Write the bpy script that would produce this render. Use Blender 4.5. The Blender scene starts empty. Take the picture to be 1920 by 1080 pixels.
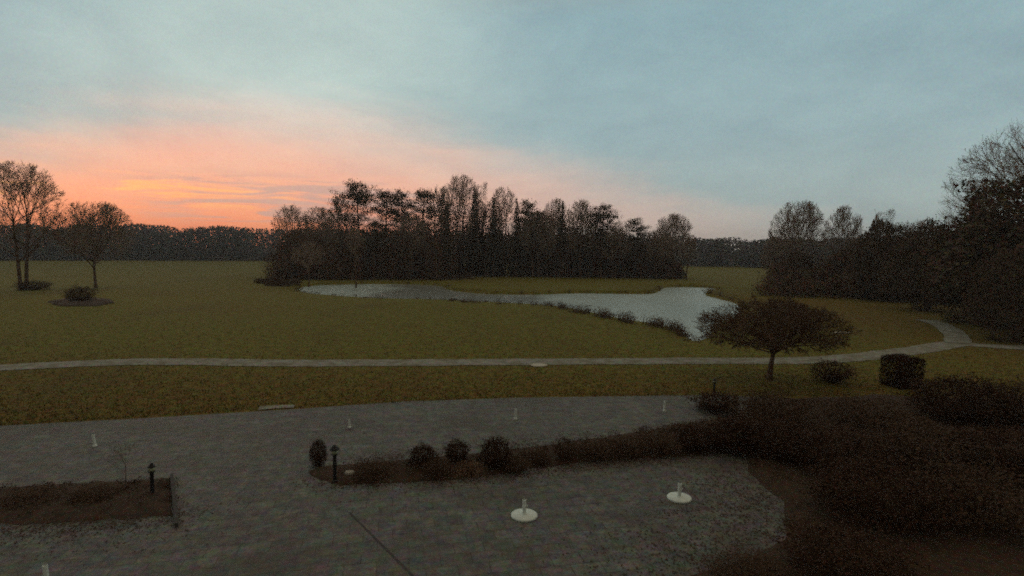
import bpy, math, random
from mathutils import Vector, Matrix, Euler, geometry, noise
R = math.radians
C = bpy.context.scene.collection
sc = bpy.context.scene

# ------------------------------------------------------------------ camera
CAMH = 6.0
cam_d = bpy.data.cameras.new('camera'); cam = bpy.data.objects.new('camera', cam_d); C.objects.link(cam)
cam_d.sensor_width = 36.0; cam_d.lens = 1066 / 1920 * 36.0
cam_d.clip_start = 0.1; cam_d.clip_end = 6000
cam.matrix_world = (Matrix.Translation((0, 0, CAMH)) @ Matrix.Rotation(R(90 - 3.86), 4, 'X') @ Matrix.Rotation(R(0.5), 4, 'Z'))
sc.camera = cam
F = 1066.0
CM = cam.matrix_world.to_3x3()

# ------------------------------------------------------------------ exposure
sc.view_settings.view_transform = 'Standard'; sc.view_settings.look = 'None'
sc.view_settings.exposure = 0.4; sc.view_settings.gamma = 1.0
sc.view_settings.use_curve_mapping = False
sc.cycles.use_denoising = False
sc.cycles.use_adaptive_sampling = True; sc.cycles.adaptive_threshold = 0.14; sc.cycles.adaptive_min_samples = 16
sc.cycles.max_bounces = 5; sc.cycles.volume_bounces = 0
sc.cycles.transparent_max_bounces = 6
sc.cycles.filter_width = 1.9 if hasattr(sc.cycles, 'filter_width') else 1.5

def s2l(c):
    return tuple(((v/255)/12.92 if v/255 <= .04045 else ((v/255+.055)/1.055)**2.4) for v in c)

# ------------------------------------------------------------------ world: dawn sky
SUN_AZ = R(-37)            # from +Y towards +X
SUN_EL = R(1.0)
w = bpy.data.worlds.new('World'); sc.world = w; w.use_nodes = True
nt = w.node_tree; nt.nodes.clear()
class G_:
    """tiny node helper"""
    def __init__(s, nt): s.nt = nt
    def n(s, t, **k):
        x = s.nt.nodes.new(t)
        for a, b in k.items(): setattr(x, a, b)
        return x
    def set(s, sock, v):
        if isinstance(v, bpy.types.NodeSocket): s.nt.links.new(v, sock)
        else: sock.default_value = v
    def m(s, op, a, b=0.0, c=0.0, clamp=False):
        x = s.n('ShaderNodeMath', operation=op, use_clamp=clamp)
        s.set(x.inputs[0], a); s.set(x.inputs[1], b); s.set(x.inputs[2], c)
        return x.outputs[0]
    def ramp(s, f, stops, interp='LINEAR'):
        x = s.n('ShaderNodeValToRGB'); r = x.color_ramp; r.interpolation = interp
        while len(r.elements) > 1: r.elements.remove(r.elements[0])
        r.elements[0].position = stops[0][0]; r.elements[0].color = (*stops[0][1], 1)
        for p, c in stops[1:]:
            e = r.elements.new(p); e.color = (*c, 1)
        s.set(x.inputs[0], f); return x.outputs[0]
    def mix(s, f, a, b, blend='MIX'):
        x = s.n('ShaderNodeMix', data_type='RGBA', blend_type=blend)
        s.set(x.inputs[0], f); s.set(x.inputs[6], a); s.set(x.inputs[7], b)
        return x.outputs[2]
    def sm(s, v, a, b):
        x = s.n('ShaderNodeMapRange', interpolation_type='SMOOTHSTEP')
        s.set(x.inputs[0], v); x.inputs[1].default_value = a; x.inputs[2].default_value = b
        return x.outputs[0]
    def noise(s, vec, scale, detail=4, rough=.55, dist=0.0):
        x = s.n('ShaderNodeTexNoise'); s.set(x.inputs['Vector'], vec)
        x.inputs['Scale'].default_value = scale; x.inputs['Detail'].default_value = detail
        x.inputs['Roughness'].default_value = rough; x.inputs['Distortion'].default_value = dist
        return x
    def mapping(s, vec, scale=(1, 1, 1), rot=(0, 0, 0), loc=(0, 0, 0)):
        x = s.n('ShaderNodeMapping'); s.set(x.inputs[0], vec)
        x.inputs['Scale'].default_value = scale; x.inputs['Rotation'].default_value = rot; x.inputs['Location'].default_value = loc
        return x.outputs[0]
g = G_(nt)
tc = g.n('ShaderNodeTexCoord').outputs['Generated']
nrm = g.n('ShaderNodeVectorMath', operation='NORMALIZE'); g.set(nrm.inputs[0], tc); dr = nrm.outputs[0]
sx = g.n('ShaderNodeSeparateXYZ'); g.set(sx.inputs[0], dr)
X, Y, Z = sx.outputs
elev = g.m('MULTIPLY', g.m('ARCSINE', Z), 180/math.pi)                 # degrees
az = g.m('MULTIPLY', g.m('ARCTAN2', X, Y), 180/math.pi)                 # degrees, + to the right
cl1 = g.noise(g.mapping(dr, (1.6, 1.6, 9), (0, R(5), 0)), 2.2, 6, .6, .4)
cl2 = g.noise(g.mapping(dr, (2.0, 2.0, 26), (0, R(-2), 0), (3, 1, 0)), 3.2, 5, .6, .6)
cl3 = g.noise(g.mapping(dr, (1, 1, 2.2)), 4.0, 10, .68, .3)
fine = g.noise(dr, 330.0, 2, .8)
wob = g.m('MULTIPLY', g.m('SUBTRACT', cl1.outputs[0], .5), 7.0)
e2 = g.m('ADD', elev, wob)
dsun = g.m('ABSOLUTE', g.m('SUBTRACT', az, math.degrees(SUN_AZ)))
# blue grey overcast base; unseen upper stops warm, added to warm the ground
t = g.m('DIVIDE', elev, 60.0, clamp=True)
base = g.ramp(t, [(0.0, s2l((152, 164, 160))), (.06, s2l((150, 164, 163))), (.18, s2l((142, 164, 168))),
                  (.36, s2l((136, 163, 169))), (.55, s2l((158, 152, 136))), (1.0, s2l((176, 156, 124)))])
lf = g.sm(az, 8, -38)
lift = g.m('MULTIPLY', g.sm(g.m('ABSOLUTE', g.m('SUBTRACT', az, -22)), 30, 4), g.sm(elev, 5, 13))
base = g.mix(g.m('MULTIPLY', lift, .75), base, (*s2l((180, 196, 190)), 1))
# warm dawn light under the cloud, a wedge that thins away from the sun
Eaz = g.m('MULTIPLY', g.m('MULTIPLY', g.sm(az, 42, -26), g.m('ADD', g.m('MULTIPLY', g.sm(az, -50, -24), .55), .45)), 11.2)
Eaz = g.m('ADD', Eaz, 2.6)
tt = g.m('DIVIDE', e2, Eaz)
fall = g.sm(tt, 1.22, .42)
side = g.sm(dsun, 82, 22)
low = g.m('MAXIMUM', g.sm(tt, -.1, .35), g.sm(dsun, 52, 30))
amt = g.m('MULTIPLY', g.m('MULTIPLY', fall, side), low)
warm = g.ramp(g.m('DIVIDE', elev, 18.0, clamp=True), [
    (0.0, s2l((250, 134, 96))), (.12, s2l((246, 150, 112))), (.3, s2l((236, 168, 140))),
    (.5, s2l((236, 184, 160))), (.75, s2l((230, 198, 182))), (1.0, s2l((204, 200, 192)))])
warm = g.mix(g.sm(dsun, 14, 46), warm, (*s2l((222, 182, 164)), 1))
col = g.mix(amt, base, warm)
# yellow slits and blue grey bars of cloud low on the left
slit = g.m('MULTIPLY', g.sm(cl2.outputs[0], .54, .62), g.m('MULTIPLY', g.sm(elev, 3.0, 4.2), g.sm(elev, 6.6, 5.2)))
slit = g.m('MULTIPLY', slit, g.sm(dsun, 24, 8))
col = g.mix(g.m('MULTIPLY', slit, .6), col, (*s2l((255, 188, 112)), 1))
bars = g.m('MULTIPLY', g.sm(cl2.outputs[0], .56, .42), g.m('MULTIPLY', g.sm(elev, 1.6, 3.0), g.sm(elev, 7.4, 5.4)))
bars = g.m('MULTIPLY', bars, g.m('MULTIPLY', g.sm(dsun, 44, 24), g.sm(dsun, 0, 9)))
col = g.mix(g.m('MULTIPLY', bars, .85), col, (*s2l((190, 158, 148)), 1))
# soft cloud lumps
col = g.mix(.55, col, g.ramp(cl3.outputs[0], [(.25, (.36, .37, .40)), (.5, (.5, .5, .5)), (.75, (.63, .62, .60))]), 'OVERLAY')
topg = g.m('MULTIPLY', g.sm(elev, 15, 24), g.sm(az, -20, -44))
col = g.mix(g.m('MULTIPLY', topg, .4), col, (*s2l((118, 148, 156)), 1))
# fine mottled cloud grain
col = g.mix(.55, col, g.mix(.5, (.5, .5, .5, 1), fine.outputs[1]), 'SOFT_LIGHT')
# the western half, behind the viewer, is still night-dark
back = g.sm(Y, .30, -.5)
col = g.mix(g.m('MULTIPLY', back, .82), col, (.11, .082, .056, 1))
# below the horizon
col = g.mix(g.sm(elev, -.5, -6), col, (.02, .02, .018, 1))
sky = g.n('ShaderNodeTexSky', sky_type='NISHITA'); sky.sun_disc = False
sky.sun_elevation = SUN_EL; sky.sun_rotation = SUN_AZ; sky.altitude = 60; sky.dust_density = 2.0
bg1 = g.n('ShaderNodeBackground'); g.set(bg1.inputs[0], sky.outputs[0]); bg1.inputs[1].default_value = 0.08
bg2 = g.n('ShaderNodeBackground'); g.set(bg2.inputs[0], col); bg2.inputs[1].default_value = 1.0
ms = g.n('ShaderNodeMixShader'); ms.inputs[0].default_value = 0.9
nt.links.new(bg1.outputs[0], ms.inputs[1]); nt.links.new(bg2.outputs[0], ms.inputs[2])
out = g.n('ShaderNodeOutputWorld'); nt.links.new(ms.outputs[0], out.inputs[0])

# ------------------------------------------------------------------ sun: barely up, behind cloud
sd = bpy.data.lights.new('sun', 'SUN'); so = bpy.data.objects.new('sun', sd); C.objects.link(so)
sd.energy = 0.25; sd.angle = R(12); sd.color = (1, .62, .38)
sdir = Vector((math.sin(SUN_AZ)*math.cos(R(3)), math.cos(SUN_AZ)*math.cos(R(3)), math.sin(R(3))))
so.rotation_euler = sdir.to_track_quat('Z', 'Y').to_euler(); so.location = (0, 0, 60)

# ------------------------------------------------------------------ helpers
def ray(px, py):
    return (CM @ Vector(((px-960)/F, -(py-540)/F, -1))).normalized()
def P(px, py, z=0.0):
    """ground point seen at a photo pixel"""
    d = ray(px, py); k = (z-CAMH)/d.z
    return Vector((d.x*k, d.y*k, z))
def Pd(px, dist):
    """ground point in the direction of photo column px at a distance"""
    d = ray(px, 468); h = Vector((d.x, d.y, 0)).normalized()
    return Vector((h.x*dist, h.y*dist, 0))
def zat(p, px, py):
    """height over the ground point p of the sight line through (px, py)"""
    d = ray(px, py); return CAMH + d.z/math.hypot(d.x, d.y)*math.hypot(p.x, p.y)
def mpp(p):
    return math.hypot(p.x, p.y)/F*max(1.0, 1.0)
def tz(x, y):
    d = math.hypot(x, y); k = min(1, max(0, (d-34)/40))
    return k*.13*noise.noise(Vector((x*.03, y*.03, 0)))

def tag(o, label, cat, group=None, kind=None):
    o['label'] = label; o['category'] = cat
    if group: o['group'] = group
    if kind: o['kind'] = kind
    return o
def empty(name, loc, rz=0.0):
    o = bpy.data.objects.new(name, None); C.objects.link(o); o.empty_display_size = .3
    o.location = loc; o.rotation_euler = (0, 0, rz); return o
def meshdata(name, vs, fs, mat, smooth=False):
    me = bpy.data.meshes.new(name); me.from_pydata(vs, [], fs); me.materials.append(mat)
    if smooth: me.polygons.foreach_set('use_smooth', [True]*len(fs))
    me.update(); return me
def obj(name, me, parent=None, loc=None):
    o = bpy.data.objects.new(name, me); C.objects.link(o)
    if parent: o.parent = parent
    if loc is not None: o.location = loc
    return o

class MB:
    def __init__(s): s.v = []; s.f = []
    def tube(s, pts, rads, n=5, cap=True):
        b0 = len(s.v)
        for i, p in enumerate(pts):
            d = (pts[min(i+1, len(pts)-1)] - pts[max(i-1, 0)])
            if d.length < 1e-6: d = Vector((0, 0, 1))
            d.normalize()
            a = d.cross(Vector((0, 0, 1)) if abs(d.z) < .9 else Vector((1, 0, 0))).normalized(); b = d.cross(a)
            for k in range(n):
                an = 2*math.pi*k/n
                s.v.append(p + (a*math.cos(an)+b*math.sin(an))*rads[i])
        for i in range(len(pts)-1):
            for k in range(n):
                k2 = (k+1) % n
                s.f.append((b0+i*n+k, b0+i*n+k2, b0+(i+1)*n+k2, b0+(i+1)*n+k))
        if cap:
            s.f.append(tuple(b0+(len(pts)-1)*n+k for k in range(n)))
            s.f.append(tuple(b0+k for k in reversed(range(n))))
    def cone(s, p, q, r):
        d = (q-p); a = d.cross(Vector((.31, .72, .55))).normalized()*r; b = d.cross(a).normalized()*r
        i = len(s.v); s.v += [p+a, p-a*.5+b*.87, p-a*.5-b*.87, q]
        s.f += [(i, i+1, i+3), (i+1, i+2, i+3), (i+2, i, i+3)]
    def tri(s, c, size, rnd, asp=.5):
        a = Vector((rnd.gauss(0, 1), rnd.gauss(0, 1), rnd.gauss(0, 1))).normalized()
        b = a.cross(Vector((rnd.gauss(0, 1), rnd.gauss(0, 1), rnd.gauss(0, 1)))).normalized()
        i = len(s.v); s.v += [c-a*size*.5-b*size*asp*.2, c+b*size*asp*.5, c+a*size*.5, c-b*size*asp*.5]
        s.f.append((i, i+1, i+2, i+3))
    def lathe(s, prof, n=24, o=Vector((0, 0, 0))):
        b0 = len(s.v)
        for r, z in prof:
            for k in range(n):
                an = 2*math.pi*k/n; s.v.append(o+Vector((r*math.cos(an), r*math.sin(an), z)))
        for i in range(len(prof)-1):
            for k in range(n):
                k2 = (k+1) % n; s.f.append((b0+i*n+k, b0+i*n+k2, b0+(i+1)*n+k2, b0+(i+1)*n+k))
        s.f.append(tuple(b0+(len(prof)-1)*n+k for k in range(n)))
        s.f.append(tuple(b0+k for k in reversed(range(n))))
    def me(s, name, mat, smooth=False): return meshdata(name, [tuple(v) for v in s.v], s.f, mat, smooth)

# ------------------------------------------------------------------ materials
def mat(name, rgb, rough=.9, scale=8.0, var=.5, chroma=.5, dark=None, detail=7, nrough=.8, bump=0.0, spec=.2, big=None):
    m = bpy.data.materials.new(name); m.use_nodes = True; nt = m.node_tree
    g = G_(nt); b = nt.nodes['Principled BSDF']
    tcn = g.n('ShaderNodeTexCoord').outputs['Object']
    nz = g.noise(tcn, scale, detail, nrough)
    lo = dark or tuple(c*(1-var) for c in rgb); hi = tuple(min(1, c*(1+var)) for c in rgb)
    c = g.ramp(nz.outputs[0], [(.32, lo), (.68, hi)])
    ch = g.noise(g.mapping(tcn, loc=(7, 3, 1)), scale*1.7, detail, nrough)
    hs = g.n('ShaderNodeHueSaturation'); hs.inputs['Saturation'].default_value = 3.6; g.set(hs.inputs['Color'], ch.outputs[1])
    c = g.mix(chroma, c, g.mix(1.0, c, g.mix(1.0, hs.outputs[0], (2, 2, 2, 1), 'MULTIPLY'), 'MULTIPLY'))
    if big:
        bn = g.noise(tcn, big[0], 4, .6); c = g.mix(g.sm(bn.outputs[0], .4, .65), c, (*big[1], 1))
    g.set(b.inputs['Base Color'], c); b.inputs['Roughness'].default_value = rough
    b.inputs['Specular IOR Level'].default_value = spec
    if bump:
        bp = g.n('ShaderNodeBump'); bp.inputs['Strength'].default_value = bump; bp.inputs['Distance'].default_value = .05
        g.set(bp.inputs['Height'], nz.outputs[0]); g.set(b.inputs['Normal'], bp.outputs[0])
    return m
M = {}
M['bark'] = mat('bark', (.13, .075, .045), scale=6)
M['twig'] = mat('twig', (.32, .24, .19), scale=1.2)
M['needle'] = mat('needle', (.085, .060, .030), scale=1.0)
M['thicket'] = mat('thicket', (.16, .088, .050), scale=.5, var=.6, chroma=.7)
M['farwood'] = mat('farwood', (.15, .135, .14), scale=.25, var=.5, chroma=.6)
M['leaf_dark'] = mat('leaf_dark', (.062, .028, .013), scale=5, var=.6, chroma=.6)
M['leaf_brown'] = mat('leaf_brown', (.085, .047, .025), scale=5, var=.5, chroma=.5)
M['leaf_tan'] = mat('leaf_tan', (.24, .135, .075), scale=6, var=.4)
M['leaf_ever'] = mat('leaf_ever', (.12, .078, .048), scale=2, var=.6, chroma=.7)
M['soil'] = mat('soil', (.062, .034, .018), scale=7, var=.6, chroma=.7, bump=.6)
M['reed'] = mat('reed', (.13, .08, .05), scale=3)
M['white'] = mat('white_metal', (.68, .73, .67), rough=.6, scale=14, var=.22, chroma=.08, spec=.4)
M['lampmetal'] = mat('lamp_metal', (.02, .02, .02), rough=.5, scale=9)
M['lampglass'] = mat('lamp_glass', (.34, .36, .22), rough=.3, scale=9, var=.1, chroma=.1)
M['gravel'] = mat('gravel', (.30, .285, .24), scale=2.5, var=.5, chroma=.5, bump=.4, nrough=.95, big=(1.3, (.17, .15, .10)))
M['pale'] = mat('pale_stone', (.50, .46, .38), scale=12, var=.15, chroma=.15)
M['curb'] = mat('curb_stone', (.07, .065, .06), scale=8)
M['grass_blade'] = mat('grass_blade', (.14, .115, .032), scale=3, var=.5, chroma=.6)

def grass_mat():
    m = bpy.data.materials.new('lawn'); m.use_nodes = True; nt = m.node_tree; g = G_(nt); b = nt.nodes['Principled BSDF']
    tcn = g.n('ShaderNodeTexCoord').outputs['Object']
    n1 = g.noise(tcn, 1.6, 9, .95); n2 = g.noise(tcn, .045, 3, .55); n3 = g.noise(g.mapping(tcn, loc=(40, 9, 0)), 3.0, 9, .95)
    gr = g.ramp(n1.outputs[0], [(.34, (.045, .045, .012)), (.5, (.162, .142, .020)), (.66, (.30, .24, .040))])
    br = g.ramp(n1.outputs[0], [(.34, (.045, .027, .010)), (.5, (.158, .098, .018)), (.66, (.28, .175, .038))])
    y = g.n('ShaderNodeSeparateXYZ'); g.set(y.inputs[0], tcn)
    near = g.sm(g.m('ADD', y.outputs[1], g.m('MULTIPLY', n2.outputs[0], 12)), 40, 28)      # worn winter grass by the terrace
    rt = g.m('MULTIPLY', g.sm(y.outputs[0], 16, 34), g.sm(y.outputs[1], 90, 60))
    f = g.m('MAXIMUM', near, rt); f = g.m('ADD', g.m('MULTIPLY', f, .75), g.m('MULTIPLY', g.sm(n2.outputs[0], .45, .7), .3), clamp=True)
    c = g.mix(f, gr, br)
    n5 = g.noise(g.mapping(tcn, (1, .35, 1), loc=(5, 2, 0)), .16, 5, .7)
    c = g.mix(g.m('MULTIPLY', g.sm(n5.outputs[0], .50, .68), .4), c, (.11, .075, .026, 1))
    hs = g.n('ShaderNodeHueSaturation'); hs.inputs['Saturation'].default_value = 5.5; g.set(hs.inputs['Color'], n3.outputs[1])
    c = g.mix(.55, c, g.mix(1.0, c, g.mix(1.0, hs.outputs[0], (2, 2, 2, 1), 'MULTIPLY'), 'MULTIPLY'))
    g.set(b.inputs['Base Color'], c); b.inputs['Roughness'].default_value = .95; b.inputs['Specular IOR Level'].default_value = .1
    return m
M['grass'] = grass_mat()

def paving_mat():
    m = bpy.data.materials.new('flagstones'); m.use_nodes = True; nt = m.node_tree; g = G_(nt); b = nt.nodes['Principled BSDF']
    tcn = g.n('ShaderNodeTexCoord').outputs['Object']
    mp = g.mapping(tcn, rot=(0, 0, R(-12)))
    bk = g.n('ShaderNodeTexBrick'); g.set(bk.inputs['Vector'], mp)
    bk.inputs['Scale'].default_value = 1.0; bk.inputs['Brick Width'].default_value = .6; bk.inputs['Row Height'].default_value = .4
    bk.inputs['Mortar Size'].default_value = .012; bk.inputs['Mortar Smooth'].default_value = .3; bk.offset = .5
    bk.inputs['Color1'].default_value = (.116, .111, .100, 1); bk.inputs['Color2'].default_value = (.150, .144, .130, 1)
    bk.inputs['Mortar'].default_value = (.085, .072, .055, 1)
    n1 = g.noise(tcn, 3.0, 9, .95); n2 = g.noise(tcn, .35, 5, .65); n3 = g.noise(g.mapping(tcn, loc=(4, 9, 0)), 3.4, 9, .95)
    c = g.mix(1.0, bk.outputs[0], g.ramp(n1.outputs[0], [(.36, (.3, .28, .25)), (.5, (.95, .95, .95)), (.64, (1.9, 1.85, 1.8))]), 'MULTIPLY')
    c = g.mix(g.m('MULTIPLY', g.sm(n2.outputs[0], .46, .66), .55), c, (.066, .046, .028, 1))
    c = g.mix(g.m('MULTIPLY', g.sm(n2.outputs[0], .40, .28), .5), c, (.23, .215, .18, 1))     # moss and damp patches
    hs = g.n('ShaderNodeHueSaturation'); hs.inputs['Saturation'].default_value = 5.0; g.set(hs.inputs['Color'], n3.outputs[1])
    c = g.mix(.45, c, g.mix(1.0, c, g.mix(1.0, hs.outputs[0], (2, 2, 2, 1), 'MULTIPLY'), 'MULTIPLY'))
    g.set(b.inputs['Base Color'], c)
    g.set(b.inputs['Roughness'], g.m('ADD', g.m('MULTIPLY', n2.outputs[0], -.25), .85)); b.inputs['Specular IOR Level'].default_value = .3
    bp = g.n('ShaderNodeBump'); bp.inputs['Strength'].default_value = .35; bp.inputs['Distance'].default_value = .03
    g.set(bp.inputs['Height'], g.m('ADD', bk.outputs[1] and g.m('MULTIPLY', bk.outputs[1], -1.0), n1.outputs[0])); g.set(b.inputs['Normal'], bp.outputs[0])
    return m
M['paving'] = paving_mat()

def water_mat():
    m = bpy.data.materials.new('pond_water'); m.use_nodes = True; nt = m.node_tree; g = G_(nt); b = nt.nodes['Principled BSDF']
    tcn = g.n('ShaderNodeTexCoord').outputs['Object']
    n2 = g.noise(g.mapping(tcn, (1, .5, 1)), .12, 4, .6); n1 = g.noise(tcn, 2.5, 5, .7)
    c = g.ramp(n2.outputs[0], [(.35, (.30, .35, .32)), (.65, (.38, .42, .38))])      # pale frozen skin, with the sky's reflection put into the colour
    sxx = g.n('ShaderNodeSeparateXYZ'); g.set(sxx.inputs[0], tcn); xx = g.m('ADD', sxx.outputs[0], g.m('MULTIPLY', g.m('SUBTRACT', n2.outputs[0], .5), 22))
    pale_ends = g.m('MAXIMUM', g.sm(xx, 0, 7), g.sm(xx, -17, -22))                     # pale ends, dark middle: sky and tree reflections painted in by position
    c = g.mix(pale_ends, (.21, .215, .19, 1), c)
    g.set(b.inputs['Base Color'], c); g.set(b.inputs['Roughness'], g.m('ADD', g.m('MULTIPLY', pale_ends, .16), .24))
    b.inputs['IOR'].default_value = 1.33; b.inputs['Specular IOR Level'].default_value = .6
    bp = g.n('ShaderNodeBump'); bp.inputs['Strength'].default_value = .04; bp.inputs['Distance'].default_value = .05
    g.set(bp.inputs['Height'], n1.outputs[0]); g.set(b.inputs['Normal'], bp.outputs[0])
    return m
M['water'] = water_mat()

# ------------------------------------------------------------------ ground, pond
rnd = random.Random(5)
pond_px = [(556, 536), (600, 531), (700, 529.5), (780, 530), (830, 533), (845, 541), (900, 547), (1000, 549), (1080, 546), (1150, 547),
           (1228, 548), (1238, 536), (1290, 535), (1336, 537), (1352, 541), (1324, 545), (1326, 551), (1350, 556), (1388, 566), (1394, 580), (1384, 592),
           (1352, 604), (1338, 618), (1326, 634), (1306, 642), (1288, 634), (1274, 618), (1225, 606), (1165, 598), (1110, 586), (1052, 574),
           (985, 569), (900, 565), (820, 561), (700, 559), (610, 553), (562, 548)]
for _ in range(2):                      # round the corners of the bank
    q_ = []
    for i, a in enumerate(pond_px):
        b = pond_px[(i+1) % len(pond_px)]; q_ += [(a[0]*.8+b[0]*.2, a[1]*.8+b[1]*.2), (a[0]*.2+b[0]*.8, a[1]*.2+b[1]*.8)]
    pond_px = q_
pts = [P(x, y) for x, y in pond_px]
outline = []
for i, a in enumerate(pts):
    b = pts[(i+1) % len(pts)]; n = max(1, int((b-a).length/1.4))
    for k in range(n):
        q = a.lerp(b, k/n); nn = Vector((a.y-b.y, b.x-a.x, 0)).normalized()
        q = q + nn*(rnd.gauss(0, .16) if k else 0); outline.append(q.to_2d())
def area(ps): return sum(ps[i].x*ps[(i+1) % len(ps)].y-ps[(i+1) % len(ps)].x*ps[i].y for i in range(len(ps)))
if area(outline) < 0: outline.reverse()
def inset(ps, d):
    o = []
    for i, p in enumerate(ps):
        t_ = (ps[(i+1) % len(ps)]-ps[i-1]).normalized(); o.append(p+Vector((-t_.y, t_.x))*d)
    return o
inner = inset(outline, .5)
def inside(p, poly):
    c = False; j = len(poly)-1
    for i in range(len(poly)):
        a, b = poly[i], poly[j]
        if (a.y > p[1]) != (b.y > p[1]) and p[0] < (b.x-a.x)*(p[1]-a.y)/(b.y-a.y)+a.x: c = not c
        j = i
    return c
vs = list(outline)+list(inner); nO = len(outline)
edges = [(i, (i+1) % nO) for i in range(nO)]
grid = []
r = 4.0
while r < 2600:
    na = 72
    for k in range(na):
        a = 2*math.pi*(k+.5*(len(grid) // na % 2))/na; p = Vector((r*math.sin(a), r*math.cos(a)))
        grid.append(p)
    r *= 1.09
bx0, bx1 = min(p.x for p in outline)-1, max(p.x for p in outline)+1; by0, by1 = min(p.y for p in outline)-1, max(p.y for p in outline)+1
for p in grid:
    if bx0 < p.x < bx1 and by0 < p.y < by1 and min((p-q).length for q in outline) < 1.6: continue
    vs.append(p)
vo, eo, fo, ov, oe, of = geometry.delaunay_2d_cdt(vs, edges, [], 0, 1e-4)
isout = [any(k < nO for k in o) for o in ov]
vz = []
for i, p in enumerate(vo):
    if isout[i]: vz.append((p.x, p.y, tz(p.x, p.y)*.3+.0))
    elif bx0 < p.x < bx1 and by0 < p.y < by1 and inside(p, outline): vz.append((p.x, p.y, -.75))
    else: vz.append((p.x, p.y, tz(p.x, p.y)))
ground = obj('ground', meshdata('ground', vz, [tuple(f) for f in fo], M['grass'], True)); ground['kind'] = 'structure'
def sheet(name, poly, z, m, kind='structure'):
    return None
wq = [(bx0-1, by0-1, -.28), (bx1+1, by0-1, -.28), (bx1+1, by1+1, -.28), (bx0-1, by1+1, -.28)]
water = obj('water', meshdata('water', wq, [(0, 1, 2, 3)], M['water'])); water['kind'] = 'structure'

def poly_sheet(name, pxs, z, m, mound=0.0, jit=0.0, step=.6, seed=1):
    """flat or mounded sheet from an outline of ground points; butt edges kept"""
    rn = random.Random(seed); ps = [P(x, y).to_2d() for x, y in pxs]; ol = []
    for i, a in enumerate(ps):
        b = ps[(i+1) % len(ps)]; n = max(1, int((b-a).length/step))
        for k in range(n):
            q = a.lerp(b, k/n); t_ = (b-a).normalized(); ol.append(q+Vector((-t_.y, t_.x))*rn.gauss(0, jit))
    v = list(ol); n = len(ol); x0, x1 = min(p.x for p in ol), max(p.x for p in ol); y0, y1 = min(p.y for p in ol), max(p.y for p in ol)
    yy = y0
    while mound and yy < y1:
        xx = x0
        while xx < x1:
            q = Vector((xx+rn.uniform(-.1, .1), yy+rn.uniform(-.1, .1)))
            if inside(q, ol) and min((q-o).length for o in ol) > step*.4: v.append(q)
            xx += step
        yy += step
    a, _, f, org, _, _ = geometry.delaunay_2d_cdt(v, [(i, (i+1) % n) for i in range(n)], [], 0, 1e-5)
    f2 = []
    for t_ in f:
        c = sum((a[i] for i in t_), Vector((0, 0)))/len(t_)
        if inside(c, ol): f2.append(tuple(t_))
    out = []
    for i, p in enumerate(a):
        if mound:
            d = min((p-o).length for o in ol)
            out.append((p.x, p.y, z+min(mound, d*.35)*(.75+.5*noise.noise(Vector((p.x*1.3, p.y*1.3, 3))))))
        else: out.append((p.x, p.y, z))
    o = obj(name, meshdata(name, out, f2, m, bool(mound))); o['kind'] = 'structure'; return o
poly_sheet('terrace_paving', [(-500, 836), (-200, 812), (0, 799), (300, 783), (560, 767), (760, 753), (980, 746), (1330, 741), (1480, 748),
                              (1560, 800), (2100, 900), (3200, 1500), (3200, 2600), (960, 4200), (-1600, 2600), (-1600, 1200)], .012, M['paving'], jit=0.0, step=3)

# gravel path as a strip with real (uneven) edges
def strip(name, pxs, width, z, m, seed=3):
    rn = random.Random(seed); ps = [P(x, y) for x, y in pxs]; line = []
    for i in range(len(ps)-1):
        p0, p1, p2, p3 = ps[max(i-1, 0)], ps[i], ps[i+1], ps[min(i+2, len(ps)-1)]
        n = max(2, int((p2-p1).length/.5))
        for k in range(n):
            u = k/n; line.append(.5*((2*p1)+(p2-p0)*u+(2*p0-5*p1+4*p2-p3)*u*u+(3*p1-p0-3*p2+p3)*u**3))
    line.append(ps[-1]); v = []; f = []
    for i, p in enumerate(line):
        t_ = (line[min(i+1, len(line)-1)]-line[max(i-1, 0)]).normalized(); nn = Vector((-t_.y, t_.x, 0))
        wl = width/2*(1+.10*noise.noise(p*.6))+rn.gauss(0, .03); wr = width/2*(1+.10*noise.noise(p*.6+Vector((9, 9, 9))))+rn.gauss(0, .03)
        for q, dz in ((p+nn*wl, 0), (p, .03), (p-nn*wr, 0)): v.append((q.x, q.y, tz(q.x, q.y)+z+dz))
        if i: b = 3*i; f += [(b-3, b-2, b+1, b), (b-2, b-1, b+2, b+1)]
    o = obj(name, meshdata(name, v, f, m)); o['kind'] = 'structure'; return o
strip('gravel_path', [(-260, 712), (-100, 698), (0, 690), (120, 684), (240, 679), (360, 678.5), (500, 681), (640, 681), (800, 680), (960, 679), (1140, 678),
                      (1300, 677), (1440, 677), (1520, 676), (1600, 671), (1660, 664), (1720, 657), (1790, 645), (1850, 649), (1920, 652), (2100, 655), (2500, 670)], 1.75, .02, M['gravel'])
strip('gravel_branch_path', [(1796, 645), (1792, 630), (1778, 617), (1757, 606), (1735, 600)], 1.5, .05, M['gravel'], 5)
strip('stone_path_end', [(486, 766), (520, 764), (553, 763)], .42, .03, M['gravel'], 8)

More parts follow.
